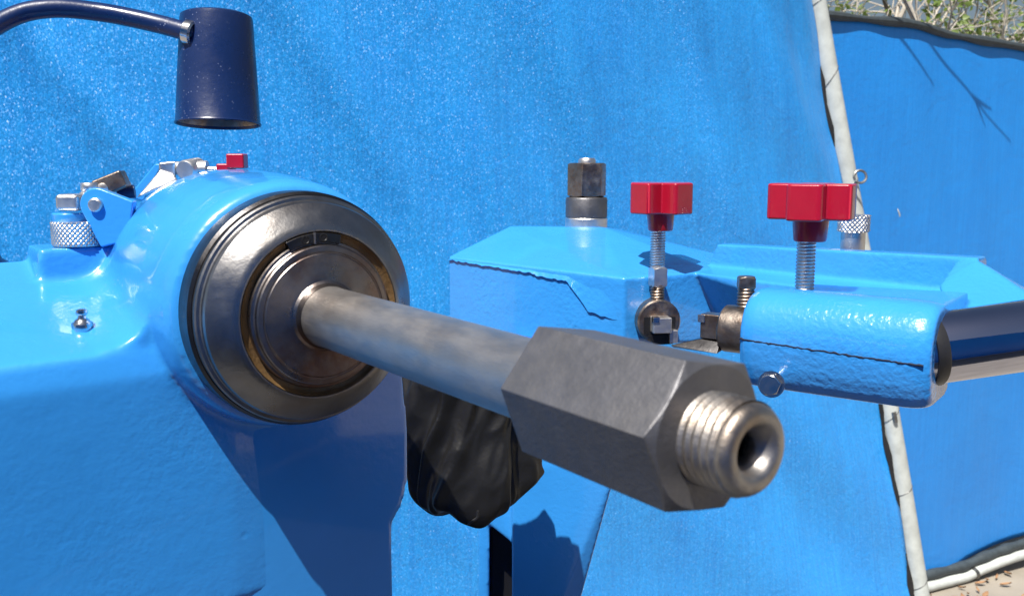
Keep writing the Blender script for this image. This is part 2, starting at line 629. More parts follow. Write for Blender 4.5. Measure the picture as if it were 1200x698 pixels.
# pole with its lashing
root = empty('fence_pole', POLE_B, 'leaning white painted pole with wire lashing between the two tarpaulins', 'pole')
pd = (POLE_T - POLE_B)
side = Vector((pd.z, 0, -pd.x)).normalized()     # to the right of the pole
def pole_at(t):
    return POLE_B + pd * t + side * (3 * math.sin(t * 5.5))
bm = new()
tube(bm, [pole_at(i / 40) for i in range(41)], 24, 20)
obj('pipe', bm, M_PIPE, root)
bm = new()
tube(bm, [pole_at(i / 60) - side * (25 + 3 * math.sin(i * 1.3)) + Vector((0, -6, 0)) for i in range(61)], lambda t: 10 + 5 * math.sin(t * 63) * math.sin(t * 29), 8)
obj('gap_shade_strip', bm, M_CORD_SHADE, root)  # black strip standing in for the shaded gap between tarp and pole
for k in range(8):
    t = .04 + k * .125 + R.uniform(-.035, .035)
    c0 = pole_at(t)
    tilt = R.uniform(.3, 1.1)
    bm = new()
    ring = []
    for j in range(25):
        th = 2 * math.pi * j / 24
        ring.append(c0 + side * (24.9 * math.cos(th)) + Vector((0, 1, 0)) * (24.9 * math.sin(th)) + pd.normalized() * (26 * tilt * math.cos(th)))
    tube(bm, ring, .7, 6, cap=False)
    obj('wire_tie', bm, M_WIRE, root)
bm = new()
c0 = Vector((853.5, 2320.0, -35.0))
tube(bm, [c0 + Vector((15 * math.cos(t), 3 * math.sin(t), 15 * math.sin(t))) for t in [i * .25 - 2.2 for i in range(25)]], 3.2, 8)
tube(bm, spline([c0 + Vector((-9, 0, -12)), c0 + Vector((-16, 6, -30)), c0 + Vector((-12, 24, -60))], 8), 3.2, 8)
obj('wire_loop', bm, M_WIRE, root)
bm = new()
tube(bm, [pole_at(t) + side * 2 - Vector((0, 26, 0)) for t in (.285, .30)], 6, 8)
obj('clip', bm, M_WIRE, root)

# bottom rail: white pipe with the dark roll of the tarp's lower edge above it
rl = empty('bottom_rail', Vector((1286.0, 2480.0, -1154.7)), 'curved white pipe along the foot of the right tarpaulin with clip', 'pipe')
P_R = spline([(1129.4, 2573.6, -1282.2), (1236.4, 2622.7, -1258.5), (1362.3, 2680.4, -1220.9), (1478.0, 2733.5, -1203.7), (1599.0, 2789.0, -1197.2), (1973.4, 2960.7, -1193.9)], 40)
P_R = [Vector((p.x + 8, p.y - 20, max(p.z, -1223))) for p in P_R]
bm = new(); tube(bm, P_R, 15, 14); obj('pipe', bm, M_PIPE, rl)
bm = new(); tube(bm, [p + Vector((-4, 12, 28)) for p in P_R], lambda t: 15 + 2 * math.sin(t * 40), 12); obj('rolled_edge', bm, M_HEM, rl)
bm = new()
i0 = 17
lathe(bm, [(16.5, -6), (18, -5), (18, 5), (16.5, 6)], P_R[i0], P_R[i0 + 1] - P_R[i0 - 1], 20)
obj('clip', bm, M_WIRE, rl)

# fallen leaves at the rail
for k in range(26):
    bm = new()
    px_ = R.uniform(0, 1)
    cx = 1250 + 420 * px_ + R.uniform(-40, 60); cy = 2560 + 190 * px_ + R.uniform(-130, 40)
    if k < 10:
        cx, cy = 1200 + R.uniform(-40, 130), 2590 + R.uniform(-80, 40)
    a0 = R.uniform(0, 6.28); ln = R.uniform(18, 34); wd = ln * R.uniform(.3, .5)
    ax = Vector((math.cos(a0), math.sin(a0), 0)); ay = Vector((-ax.y, ax.x, 0))
    base = Vector((cx, cy, -1236))
    l_, r_ = [], []
    spine = []
    for j in range(6):
        t = j / 5
        w_ = wd * math.sin(math.pi * (.08 + .9 * t)) * .5
        zc = 7 * t * t + 2
        spine.append(bm.verts.new(base + ax * (ln * t) + Z * zc))
        l_.append(bm.verts.new(base + ax * (ln * t) + ay * w_ + Z * (zc + 4)))
        r_.append(bm.verts.new(base + ax * (ln * t) - ay * w_ + Z * (zc + 5)))
    for j in range(5):
        bm.faces.new((spine[j], spine[j + 1], l_[j + 1], l_[j]))
        bm.faces.new((r_[j], r_[j + 1], spine[j + 1], spine[j]))
    o = obj('fallen_leaf', bm, M_LITTER, smooth=180, loc=base)
    tag(o, 'small dry brown leaf lying on the pale concrete by the white bottom pipe', 'leaf', 'dry leaves by the bottom pipe')

# ------------------------------------------------------------------ shrub behind the right tarp, twig overhead
tr = empty('tree', (1900, 4000, -1240), 'bare twiggy tree with a few green leaves rising behind the right tarpaulin', 'tree')
bmT, bmW, bmF = new(), new(), new()
tube(bmT, spline([(1900, 4000, -1240), (1880, 4000, -700), (1930, 3990, -250), (1900, 4000, 100)], 14), lambda t: 60 - 30 * t, 10)
def leaf(bm, p, d, ln):
    x, y, dd = basis(d, Vector((R.uniform(-1, 1), R.uniform(-1, 1), R.uniform(-1, 1))).normalized())
    w_ = ln * .28
    a = bm.verts.new(p); b = bm.verts.new(p + dd * ln * .5 + x * w_ + y * ln * .08); c = bm.verts.new(p + dd * ln); e = bm.verts.new(p + dd * ln * .5 - x * w_ + y * ln * .08)
    f = bm.faces.new((a, b, c)); bm.faces.new((a, c, e))
def branch(p, d, ln, r, depth):
    pts = [p]
    q = p.copy(); dd = d.copy()
    for k in range(5):
        dd = (dd + Vector((R.uniform(-.35, .35), R.uniform(-.35, .35), R.uniform(-.28, .30)))).normalized()
        q = q + dd * (ln / 5)
        pts.append(q.copy())
    bmx = bmT if depth == 0 else bmW
    tube(bmx, pts, lambda t: max(1.6, r * (1 - .6 * t)), 6 if depth < 2 else 5)
    if depth < 3:
        for k in range(5 if depth else 6):
            i = R.randint(1, 5)
            nd = (dd + Vector((R.uniform(-1, 1), R.uniform(-1, 1), R.uniform(-.6, .8)))).normalized()
            branch(pts[i], nd, ln * R.uniform(.5, .75), r * .5, depth + 1)
    else:
        for k in range(5):
            leaf(bmF, pts[R.randint(1, 5)], Vector((R.uniform(-1, 1), R.uniform(-1, 1), R.uniform(-1, .6))).normalized(), R.uniform(18, 42))
for k in range(12):
    a0 = k * .63 + R.uniform(-.2, .2)
    st = Vector((1900 + R.uniform(-20, 20), 4000, R.uniform(-350, 90)))
    branch(st, Vector((math.cos(a0) * .9, math.sin(a0) * .5, R.uniform(.15, .8))).normalized(), R.uniform(650, 1000), 20, 0)
obj('trunk', bmT, M_BARK, tr)
obj('twigs', bmW, M_TWIG, tr, kind='stuff')
obj('crown', bmF, M_LEAF, tr, smooth=180, kind='stuff')

# bough of another tree that hangs over the fence out of the picture; its twigs draw the two thin shadow lines
tw = empty('tree', (2900, 2300, -1240), 'thin bough reaching over the right tarpaulin that throws thin twig shadows', 'tree')
S3 = SUN_DIR * 560
bm = new()
def over(p):
    return Vector(p) + S3
tips = [[over((974.6, 2502.6, 360.3)), over((1131.2, 2574.4, 204.2))],
        [over((1039.3, 2532.3, 371.0)), over((1142.2, 2579.5, 280.6)), over((1276.0, 2640.9, 168.0)), over((1417.8, 2705.9, 53.1))],
        [over((1269.6, 2637.9, 172.4)), over((1339.4, 2669.9, 146.5))],
        [over((1282.9, 2644.0, 158.9)), over((1319.1, 2660.6, 99.2))]]
for tp in tips:
    tube(bm, spline(tp, 14), lambda t: 3.4 - 2.0 * t, 6)
j0 = tips[0][0]; j1 = tips[1][0]
tube(bm, spline([j0, (j0 + j1) / 2 + Vector((10, 10, 60)), j1 + Vector((60, 30, 260)), Vector((2100, 2500, 1000)), Vector((2900, 2300, 900)), Vector((2950, 2300, 0)), Vector((2900, 2300, -1240))], 40), lambda t: 5 + 55 * t * t, 8)
tube(bm, spline([j1, j1 + Vector((30, 15, 120)), j1 + Vector((60, 30, 260))], 8), 6, 6)
obj('trunk', bm, M_BARK, tw)

# pale rail glimpsed above, at the upper right
bm = new()
q = Vector((1695.1, 3300.0, 550.9))
box(bm, (q.x + 700, q.y + 40, q.z + 25), Vector((1, .12, -.03)).normalized(), Vector((0, 1, 0)), Z, 1500, 40, 70)
for xx in (1350,):
    box(bm, (q.x + xx, q.y + 130, (q.z - 1240) / 2 + 10), Vector((1, 0, 0)), Vector((0, 1, 0)), Z, 60, 40, q.z + 1240)
o = obj('rail', bm, M_PIPE, loc=(q.x + 1350, q.y, -1240), bevel=3)
tag(o, 'pale rail crossing behind the twigs above the right tarpaulin', 'rail')

# ------------------------------------------------------------------ bench under the lathe, below the picture, deepened and darkened to block floor bounce
bn = empty('bench', (-80, 520, -1240), 'unseen dark bench added under the blue machine', 'bench')
bm = new(); box(bm, (-80, 410, -425), Vector((1, 0, 0)), Vector((0, 1, 0)), Z, 1000, 700, 50); obj('bench_top', bm, M_BENCH, bn, bevel=4)
for sx in (-1, 1):
    for sy in (-1, 1):
        bm = new(); box(bm, (-80 + sx * 450, 410 + sy * 300, -845), Vector((1, 0, 0)), Vector((0, 1, 0)), Z, 50, 50, 790); obj('leg', bm, M_BENCH, bn, bevel=3)

# ------------------------------------------------------------------ headstock
hs = empty('headstock', L(-20, -110, -400), 'big light blue cast headstock with round barrel and sloping shelf on the left', 'lathe')
bm = new()
BAR = [(46, -33), (52, -35), (54, -40), (55.5, -52), (57, -70), (58, -95), (58, -118), (56, -136), (51, -149), (40, -158)]
def bar_r(a):
    for (r0, a0), (r1, a1) in zip(BAR, BAR[1:]):
        if a <= a0 and a >= a1:
            return r0 + (r1 - r0) * (a - a0) / (a1 - a0)
    return 40
def lid_z(a):
    return -15 + (a + 52) / -113 * 31
lathe(bm, [(0, -33)] + BAR + [(0, -158)], O, A, 120)
# gear case: sloping lid, bumpy front
hull(bm, [L(-340, -54, -20), L(-24, -55, -15), L(-340, -155, 13), L(-30, -160, 14.6), L(-340, -230, -4), L(-30, -230, -4),
          L(-340, -50.5, -31), L(-24, -52.0, -26), L(20, -55, -26), L(-340, -48, -142), L(-26, -51.2, -134), L(20, -55, -134), L(-340, -230, -142), L(20, -230, -134)])
# fillet between barrel and lid, a hollow arc running along the barrel
RF = 17.0
st_ = []
for i in range(12):
    a = -55.5 - 8.2 * i
    r, zl = bar_r(a), lid_z(a)
    uc = -math.sqrt((r + RF) ** 2 - (zl + RF) ** 2); zc = zl + RF
    t1 = math.atan2(-zc, -uc)               # towards the barrel's centre
    t1 = t1 if t1 < 0 else t1 - 2 * math.pi
    t0 = -math.pi / 2
    arc = [(uc + RF * math.cos(t0 + (t1 - t0) * k / 10), zc + RF * math.sin(t0 + (t1 - t0) * k / 10)) for k in range(11)]
    arc = [(arc[0][0] - 2, arc[0][1] - .6)] + arc + [(arc[-1][0] + 14, arc[-1][1] - 2), (arc[0][0] + 30, zl - 14), (arc[0][0] - 2, zl - 14)]
    st_.append([bm.verts.new(L(p, a, q)) for p, q in arc])
for a_, b_ in zip(st_, st_[1:]):
    for k in range(len(a_)):
        k2 = (k + 1) % len(a_)
        bm.faces.new((a_[k], a_[k2], b_[k2], b_[k]))
bm.faces.new(st_[0][::-1]); bm.faces.new(st_[-1])
# boss of the oil cap
hull(bm, [L(-86, -130, 0), L(-46, -130, 0), L(-86, -172, 0), L(-40, -172, 0), L(-84, -133, 21.5), L(-44, -133, 21.5), L(-84, -166, 21.5), L(-40, -166, 21.5)])
obj('housing', bm, M_PAINT, hs, remesh=1.5, smoothing=9)

# foot under the spindle, smooth glossy face
bm = new()
prism(bm, [(-55, -34), (50, 0), (62, -45), (64, -70), (63.5, -96), (60, -108), (54, -117), (53.5, -130), (53.5, -395), (-110, -395), (-110, -100), (-55, -90)], O, U, Z, A, -150, -52.4)
obj('foot', bm, M_PAINT_G, hs, remesh=1.5, smoothing=9)

# grease nipple on the lid
gb = L(-78, -96, 0)
gp = Vector((-182.0, 392.0, -69.8)) + Z * 1.2
bm = new()
hexnut(bm, 4.3, -2, 1.8, gp, Z, .3)
lathe(bm, [(3.4, 1.8), (3.0, 2.6), (1.8, 3.4), (1.5, 4.3), (2.3, 5.0), (2.5, 5.8), (2.2, 6.8), (1.3, 7.3), (0, 7.3)], gp, Z, 24)
obj('grease_nipple', bm, M_BRIGHT, hs)

# oil cap and its clamp
cb = Vector((-208.4, 452.0, -39.5))
bm = new()
knurl(bm, 13, 0, 11.5, 34, 1.3, cb, Z, seg=272, rows=26)
cap = obj('knurled_cap', bm, M_ZINC, hs, smooth=50)
bm = new(); lathe(bm, [(0, 11), (7.5, 11), (8, 12), (8, 15), (7.5, 15.6), (0, 15.6)], cb + Vector((-4, 0, 0)), Z, 32); obj('cap_collar', bm, M_PAINT_S, cap)
X_ = Vector((1, 0, 0)); Y_ = Vector((0, 1, 0))
bm = new()
box(bm, (-210.2, 450.0, -18.9), X_, Y_, Z, 11, 12, 8); obj('clamp_block', bm, M_ZINC, hs, bevel=2)
bm = new()
pc = Vector((-195.8, 444.0, -19.9))
ppts = []
for yy in (0, 5):
    for k in range(24):
        t = 2 * math.pi * k / 24
        ppts.append(pc + Vector((8 * math.cos(t), yy, 8 * math.sin(t))))
    ppts += [Vector((-195.1, 444.0, -40.0)) + Vector((0, yy, 0)), Vector((-181.9, 444.0, -36.8)) + Vector((0, yy, 0)), Vector((-178.4, 444.0, -18.3)) + Vector((0, yy, 0))]
hull(bm, ppts)
hp = obj('hinge_plate', bm, M_PAINT_S, hs, bevel=.8)
bm = new()
lathe(bm, [(0, -2.4), (2.6, -2.4), (3.3, -1.8), (3.3, 6), (0, 6)], pc, Y_, 24)
obj('pivot_pin', bm, M_ZINC, hp)
bm = new(); hexnut(bm, 4, 0, 4, (-202.2, 452.0, -13.7), Z, .2); lathe(bm, [(2, -6), (2, 0)], (-202.2, 452.0, -13.7), Z, 12)
obj('bolt', bm, M_ZINC, hs)
bm = new()
dd = Vector((.86, .1, .35)).normalized(); dx, dy, _ = basis(dd)
box(bm, (-199.0, 470.0, -10.5), dd, dx, dy, 15, 10, 8.5); obj('latch_block', bm, M_BRONZE, hs, bevel=1)
bm = new(); tube(bm, [(-206.6, 455.0, -16.7), (-201.2, 466.0, -12.5)], 2.8, 12); obj('latch_pin', bm, M_ZINC, hs)
bm = new(); tube(bm, [(-199.6, 478.0, -15.4), (-191.7, 480.0, -14.6)], 3.5, 14); obj('latch_pin', bm, M_NAVY, hs)
# bracket on the barrel
bm = new()
hull(bm, [(-178.1, 478.0, 0.0), (-169.4, 478.0, 0.5), (-170.7, 480.0, -10.2), (-178.9, 480.0, -10.2), (-182.1, 490.0, -0.8), (-174.2, 490.0, -0.4), (-175.0, 492.0, -10.5), (-183.4, 492.0, -10.5)])
hull(bm, [(-177.9, 478.0, -4.2), (-169.8, 478.0, -7.6), (-180.0, 472.0, -13.5), (-187.1, 470.0, -17.6), (-167.4, 478.0, -11.1), (-181.6, 488.0, -4.3), (-173.9, 488.0, -8.7), (-193.4, 486.0, -18.2), (-170.9, 488.0, -11.3)])
br = obj('bracket', bm, M_ZINC, hs, remesh=.8, smoothing=4)
bm = new(); tube(bm, [(-172.6, 484.0, -3.0), (-166.1, 484.0, -3.0)], 3.4, 16); tube(bm, [(-160.4, 484.0, -3.4), (-155.6, 484.0, -3.4)], 4.2, 16); obj('link', bm, M_ZINC, br)
bm = new(); lathe(bm, [(0, -7), (4.5, -7), (5.2, -6), (5.2, 6), (0, 6)], (-163.5, 484.0, -3.4), Vector((.2, 1, .1)), 24); obj('pivot_pin', bm, M_ZINC, br)
bm = new()
hull(bm, [(-200.3, 492.0, -18.0), (-185.1, 492.0, -0.8), (-181.5, 492.0, -0.8), (-192.4, 492.0, -20.2), (-202.3, 497.0, -18.2), (-187.0, 497.0, -0.8), (-183.4, 497.0, -0.8), (-194.3, 497.0, -20.4)])
obj('hinge_plate', bm, M_PAINT_S, hs, bevel=.8)
bm = new(); tube(bm, [(-155.6, 484.0, -3.8), (-147.4, 484.0, -3.8)], 1.7, 12); obj('rod', bm, M_ZINC, hs)
bm = new()
box(bm, (-140.8, 486.0, 0.5), X_, Y_, Z, 9, 9, 7.5)
box(bm, (-146.6, 486.0, -3.0), X_, Y_, Z, 8, 8, 4.5)
obj('red_knob', bm, M_RED, hs, bevel=.8)

# ------------------------------------------------------------------ spindle and arbor
sp = empty('spindle', O, 'steel spindle flange and bare arbor with long hex nut pointing out of the headstock', 'spindle')
def fwd(p):
    return [(r * .985, h + 3.5) for r, h in p]
bm = new()
lathe(bm, fwd([(40, -47), (48.8, -47), (50.2, -46), (50.6, -34), (50.2, -27.5), (49.0, -26.2), (47.8, -26.4), (47.4, -28)]), O, A, 128)
obj('rear_ring', bm, M_DARKSTEEL, sp, smooth=25)
bm = new()
lathe(bm, fwd([(40, -28), (47.4, -28), (48.6, -26.6), (48.6, -23.4), (48.0, -22.6), (46.8, -22.4), (46.4, -21.8), (46.3, -19.8), (45.8, -18.6), (44.6, -17.4), (38.0, -11.8), (36.6, -11.0), (35.2, -10.6), (34.6, -10.6), (34.2, -11.0), (34.0, -14)]), O, A, 160)
bell = obj('bell', bm, M_BELL, sp, smooth=14)
bm = new(); lathe(bm, fwd([(34.2, -10.8), (33.8, -11.2), (33.3, -12.0), (32.4, -12.5), (31.2, -12.8), (27, -13)]), O, A, 160, lambda r, h, t: r + .22 * fold(math.cos(t) * 7, math.sin(t) * 7, h * .4))
obj('grease_groove', bm, M_GREASE, bell)
bm = new()
lathe(bm, [(30.4, -12), (30.4, -7.6), (30.0, -6.9), (29.0, -6.7), (28.6, -6.2), (28.5, -4.4), (28.0, -3.8), (26.2, -3.6), (25.8, -3.9), (25.4, -3.9), (25.0, -3.5), (24.2, -3.4), (15.7, -3.4), (14.4, -3.0), (13.4, -2.0), (12.9, -.4), (12.6, 1.0)], O, A, 128)
hub = obj('hub', bm, M_HUB, sp, smooth=25)
# key segment with two blind holes at the top of the groove
bm = new()
seg = []
for r_, h_ in ((29.4, -5.9), (33.4, -6.6), (33.4, -11), (29.4, -11)):
    row = []
    for k in range(15):
        t = math.radians(74 + 42 * k / 14)
        row.append(bm.verts.new(O + U * (r_ * math.cos(t)) + Z * (r_ * math.sin(t)) + A * h_))
    seg.append(row)
for i in range(4):
    a_, b_ = seg[i], seg[(i + 1) % 4]
    for k in range(14):
        bm.faces.new((a_[k], a_[k + 1], b_[k + 1], b_[k]))
bm.faces.new([s_[0] for s_ in seg]); bm.faces.new([s_[-1] for s_ in seg][::-1])
key = obj('key_segment', bm, M_DARKSTEEL, sp, bevel=.4)
for dg in (88, 102):
    t = math.radians(dg)
    cc = O + U * (31.7 * math.cos(t)) + Z * (31.5 * math.sin(t)) + A * -6.15
    bm = new(); lathe(bm, [(1.9, .15), (1.4, .3), (1.25, .1), (0, .1)], cc, A, 20)
    obj('blind_hole', bm, M_BLACK, key)
bm = new()
t = math.radians(95)
box(bm, O + U * (31.7 * math.cos(t)) + Z * (31.5 * math.sin(t)) + A * -6.1, U, Z, A, .9, 4.6, .7)
obj('rib', bm, M_BELL, key)
# arbor
bm = new()
lathe(bm, [(12.6, -1), (12.4, 2), (12.2, 5), (12.05, 60), (11.9, 100), (11.8, 152)], O, A, 96)
obj('arbor_shaft', bm, M_SHAFT, sp)
# long hex nut
bm = new()
hexnut(bm, 19.6, 149, 204.5, O, A, math.radians(51), lo=False)
nut = obj('hex_nut', bm, M_NUT, sp, smooth=18, bevel=.5)
bm = new()
lathe(bm, [(10.3, 200), (10.3, 206)], O, A, 64)
thread(bm, 11.0, 203.5, 215.2, 2.3, .85, O, A, 96, 10, ends=False)
lathe(bm, [(10.1, 214.6), (10.5, 215.3), (10.2, 216.5), (9.5, 217.5), (8.5, 218.0), (7.2, 218.1), (6.2, 217.8), (5.4, 217.0), (3.9, 214.6), (3.6, 213.6), (3.5, 205)], O, A, 96)
st = obj('threaded_stud', bm, M_STUD, sp, smooth=50)
bm = new(); lathe(bm, [(3.5, 206), (0, 206)], O, A, 32); lathe(bm, [(3.4, 206), (3.4, 211.5)], O, A, 32)
obj('bore', bm, M_BLACK, st)

# ------------------------------------------------------------------ work lamp
lb = Vector((-260.6, 455.0, -52.7))
lm = empty('work_lamp', lb, 'dark navy cup shaped lamp shade on a curved tube above the headstock', 'lamp')
SH = Vector((-172.4, 560.0, 21.9))
LAX = Vector((0, .09, 1)).normalized()
k = 560 / 1100
bm = new()
h = 124 * k
lathe(bm, [(0, h + .2), (18.5, h), (20.2, h - 1), (20.6, h - 3), (22.3, h * .5), (24.0, 1.5), (24.6, .4), (24.4, -.2), (23.6, 0), (23.2, 1.5), (21.2, h * .5), (19.4, h - 4), (0, h - 3.2)], SH, LAX, 96)
sh_ = obj('shade', bm, M_NAVY, lm, smooth=30)
bm = new(); lathe(bm, [(23.5, .6), (23.1, 1.9), (22.6, 8)], SH, LAX, 96); obj('rim', bm, M_BRONZE, sh_)
bm = new(); lathe(bm, [(0, 14), (11, 16), (15, 26), (12, 38), (7, 48), (7, 60)], SH, LAX, 32); obj('bulb', bm, M_PIPE, sh_)
cl = Vector((-183.3, 548.0, 72.8))
tdir = (Vector((-204.3, 552.0, 78.5)) - cl).normalized()
bm = new(); lathe(bm, [(5.9, -4), (7.0, -3), (7.0, 1.2), (6.4, 1.8), (5.6, 1.8)], cl, tdir, 32); obj('collar', bm, M_BRIGHT, lm)
bm = new()
path = spline([cl + (SH + Z * (h * .78) - cl) * .10, cl - (cl - Vector((-204.3, 552.0, 78.5))) * .1, (-204.3, 552.0, 78.5), (-233.1, 552.0, 84.2), (-258.8, 545.0, 85.4), (-278.0, 535.0, 78.4), (-294.0, 515.0, 57.8), (-299.7, 490.0, 26.0), (-290.4, 470.0, -8.4), (-270.2, 458.0, -37.1), lb + Vector((0, 0, 5))], 90)
tube(bm, path, 5.3, 20)
obj('arm', bm, M_NAVY, lm)
bm = new(); lathe(bm, [(0, 10), (9, 10), (11, 6), (14, 4), (15, -12), (0, -12)], lb, Z, 32); obj('base', bm, M_NAVY, lm)

# ------------------------------------------------------------------ black cover between headstock and carriage
cv = empty('cover', (-29.3, 560.0, -215.8), 'crumpled black vinyl cover hanging under the arbor beside the foot', 'cover')
bm = new()
NU, NV = 160, 70
rows = []
for j in range(NV + 1):
    t = j / NV                                     # 0 top, 1 bottom
    c = Vector((-28.8, 575.0, -124.0)).lerp(Vector((-27.3, 575.0, -217.0)), min(1, t * 1.04))
    close = math.sqrt(max(0, 1 - max(0, (t - .80) / .205) ** 2))
    rx = (39 + 4 * math.sin(t * 2.6)) * (.3 + .7 * close)
    ry = (24 + 6 * t) * (.3 + .7 * close)
    row = []
    for i in range(NU):
        th = 2 * math.pi * i / NU + .2 * math.sin(t * 2)
        # folds that run down the cloth: ridged noise drawn out along the fall, twisting a little
        tw_ = th + .45 * t * t + .25 * math.sin(t * 4 + th)
        def ridge(rr, tt, of):
            return 1 - 2 * abs(fold(math.cos(tw_) * rr + of, math.sin(tw_) * rr, t * tt + of))
        r1 = ridge(1.9, .55, 2.3); r2 = ridge(2.9, 2.0, 7.1); r3 = ridge(3.2, 4.6, 11.7)
        nz = fold(math.cos(th) * 1.3, math.sin(th) * 1.3, t * 1.8)
        g_ = .95 + .22 * (r1 - .5) + .09 * (r2 - .5) + .05 * (r3 - .5) + .10 * nz
        zz = 10 * fold(math.cos(th) * 1.4, math.sin(th) * 1.4, 9) * t * t + 6 * (r1 - .5) * t ** 3
        row.append(bm.verts.new(c + Vector((rx * g_ * math.cos(th), ry * g_ * math.sin(th), zz))))
    rows.append(row)
for a_, b_ in zip(rows, rows[1:]):
    for i in range(NU):
        i2 = (i + 1) % NU
        bm.faces.new((a_[i], a_[i2], b_[i2], b_[i]))
ct = bm.verts.new(Vector((-27.3, 575.0, -215.9)))
for i in range(NU):
    bm.faces.new((rows[-1][i], rows[-1][(i + 1) % NU], ct))
cp = bm.verts.new(Vector((-29.3, 575.0, -124.0)))
for i in range(NU):
    bm.faces.new((rows[0][(i + 1) % NU], rows[0][i], cp))
o = obj('sack', bm, M_VINYL, cv, smooth=180)
ss = o.modifiers.new('subdivision', 'SUBSURF'); ss.levels = 1; ss.render_levels = 1
bm = new(); tube(bm, spline([(-20.5, 540.0, -207.0), (-21.0, 540.0, -211.3), (-24.7, 540.0, -214.0), (-26.2, 540.0, -215.6)], 12), .8, 6); obj('loose_thread', bm, M_CORD_SHADE, cv)

# ------------------------------------------------------------------ tool carriage
tc = empty('tool_carriage', (26.0, 660.0, -430.9), 'light blue cast tool carriage with two red knobs, right of the spindle', 'tool carriage')
def drop(p, z):
    return (p[0], p[1], z)
bm = new()
a1 = (-1.4, 765.0, -51.5); a2 = (72.7, 755.0, -51.5); a3 = (-48.7, 712.0, -71.3); a4 = (77.4, 640.0, -78.8); a5 = (146.3, 672.0, -77.8); a6 = (177.0, 740.0, -75.5)
a7 = (a1[0] + 8, a1[1] + 52, a1[2] - 3); a8 = (a2[0] + 10, a2[1] + 52, a2[2] - 3)
hull(bm, [a1, a2, a3, a4, a5, a6, a7, a8] + [drop(p, -128) for p in (a1, a2, a3, a4, a5, a6)])
# upper skin of the left block: stands proud of the face below with a ragged lower edge
w1 = (150.4, 688.0, -59.5); w2 = (271.6, 545.0, -55.1)
wv = (Vector(w2) - Vector(w1)); wv.z = 0; wl = wv.length; wv.normalize(); wn_ = Vector((wv.y, -wv.x, 0))
# rear wall of the fork
def wall(s, d, z):
    q = Vector(w1) + wv * (s * wl) - wn_ * d
    return Vector((q.x, q.y, z))
hull(bm, [wall(0, 0, w1[2]), wall(1, 0, w2[2]), wall(0, 16, w1[2]), wall(.99, 16, w2[2]), wall(-.05, -3, -88), wall(1, -3, -88), wall(-.05, 20, -100), wall(1, 20, -100)])
# floor of the fork
hull(bm, [wall(-.1, -8, -76), wall(1.02, -34, -79), wall(-.05, 20, -76), wall(1.02, 20, -74), wall(.0, -30, -78), wall(-.1, -8, -110), wall(1.02, -34, -110), wall(-.05, 20, -112), wall(1.02, 20, -110)])
# gusset to the right
hull(bm, [(262.2, 552.0, -57.8), (271.7, 545.0, -56.1), (253.0, 520.0, -73.2), (243.0, 530.0, -69.7), (318.5, 500.0, -90.4), (299.9, 470.0, -90.3), (320.7, 500.0, -115.0), (268.9, 560.0, -102.3), (295.1, 460.0, -105.8), (239.5, 500.0, -82.9)])
# clamp block along b
bc0 = Vector((136.4, 520.0, -95.5)); bl = 98
bx, by, bd = C, Z, B
def blk(s, c_, z_):
    return bc0 + B * s + C * c_ + Z * z_
HW, HH = 25, 27
prof = [(HW * math.copysign(abs(math.cos(t)) ** .88, math.cos(t)), HH * abs(math.sin(t)) ** .88) for t in [math.pi * k / 28 for k in range(29)]]
prof += [(-24.4, -6), (-23.0, -14), (-20.5, -21), (-17, -25.4), (-11, -27), (18, -27), (24, -24), (25, -18)]
stn = []
for s_, k_ in ((0, .86), (1.5, .93), (4, .98), (8, 1), (bl - 12, 1), (bl - 7, .985), (bl - 3, .95), (bl, .88)):
    stn.append([bm.verts.new(bc0 + C * (p * k_) + Z * (q * k_) + B * s_) for p, q in prof])
for a_, b_ in zip(stn, stn[1:]):
    for k in range(len(prof)):
        k2 = (k + 1) % len(prof)
        bm.faces.new((a_[k], a_[k2], b_[k2], b_[k]))
bm.faces.new(stn[0][::-1]); bm.faces.new(stn[-1])
# web joining the block to the wall
hull(bm, [blk(10, 0, 24), blk(bl, 0, 25), blk(10, 60, 23), blk(bl, 60, 25), blk(6, 0, -5), blk(bl, 0, -5), blk(6, 60, -5), blk(bl, 60, -5)])
cast = obj('casting', bm, M_PAINT_R, tc, remesh=1.2, smoothing=5)

# ragged paint seams: the upper coat stands proud and ends in a torn edge
def seam_plate(name, top, seam, push, nrm):
    bm = new()
    nrm = Vector(nrm).normalized()
    f, b = [], []
    n = len(seam)
    for q_, (tp, se) in enumerate(zip(top, seam)):
        ps = push if q_ < n * .9 else push * (n - 1 - q_) / (n * .1) - .3
        for k_, lst in ((ps, f), (-2.5, b)):
            lst.append((bm.verts.new(Vector(tp) - nrm * (.7 if lst is f else 2.5)), bm.verts.new(Vector(se) + nrm * k_)))
    for i in range(n - 1):
        bm.faces.new((f[i][0], f[i + 1][0], f[i + 1][1], f[i][1]))
        bm.faces.new((b[i][0], b[i][1], b[i + 1][1], b[i + 1][0]))
        bm.faces.new((f[i][1], f[i + 1][1], b[i + 1][1], b[i][1]))
        bm.faces.new((f[i][0], b[i][0], b[i + 1][0], f[i + 1][0]))
    bm.faces.new((f[0][0], f[0][1], b[0][1], b[0][0])); bm.faces.new((f[-1][0], b[-1][0], b[-1][1], f[-1][1]))
    return obj(name, bm, M_PAINT_R, cast, smooth=60)

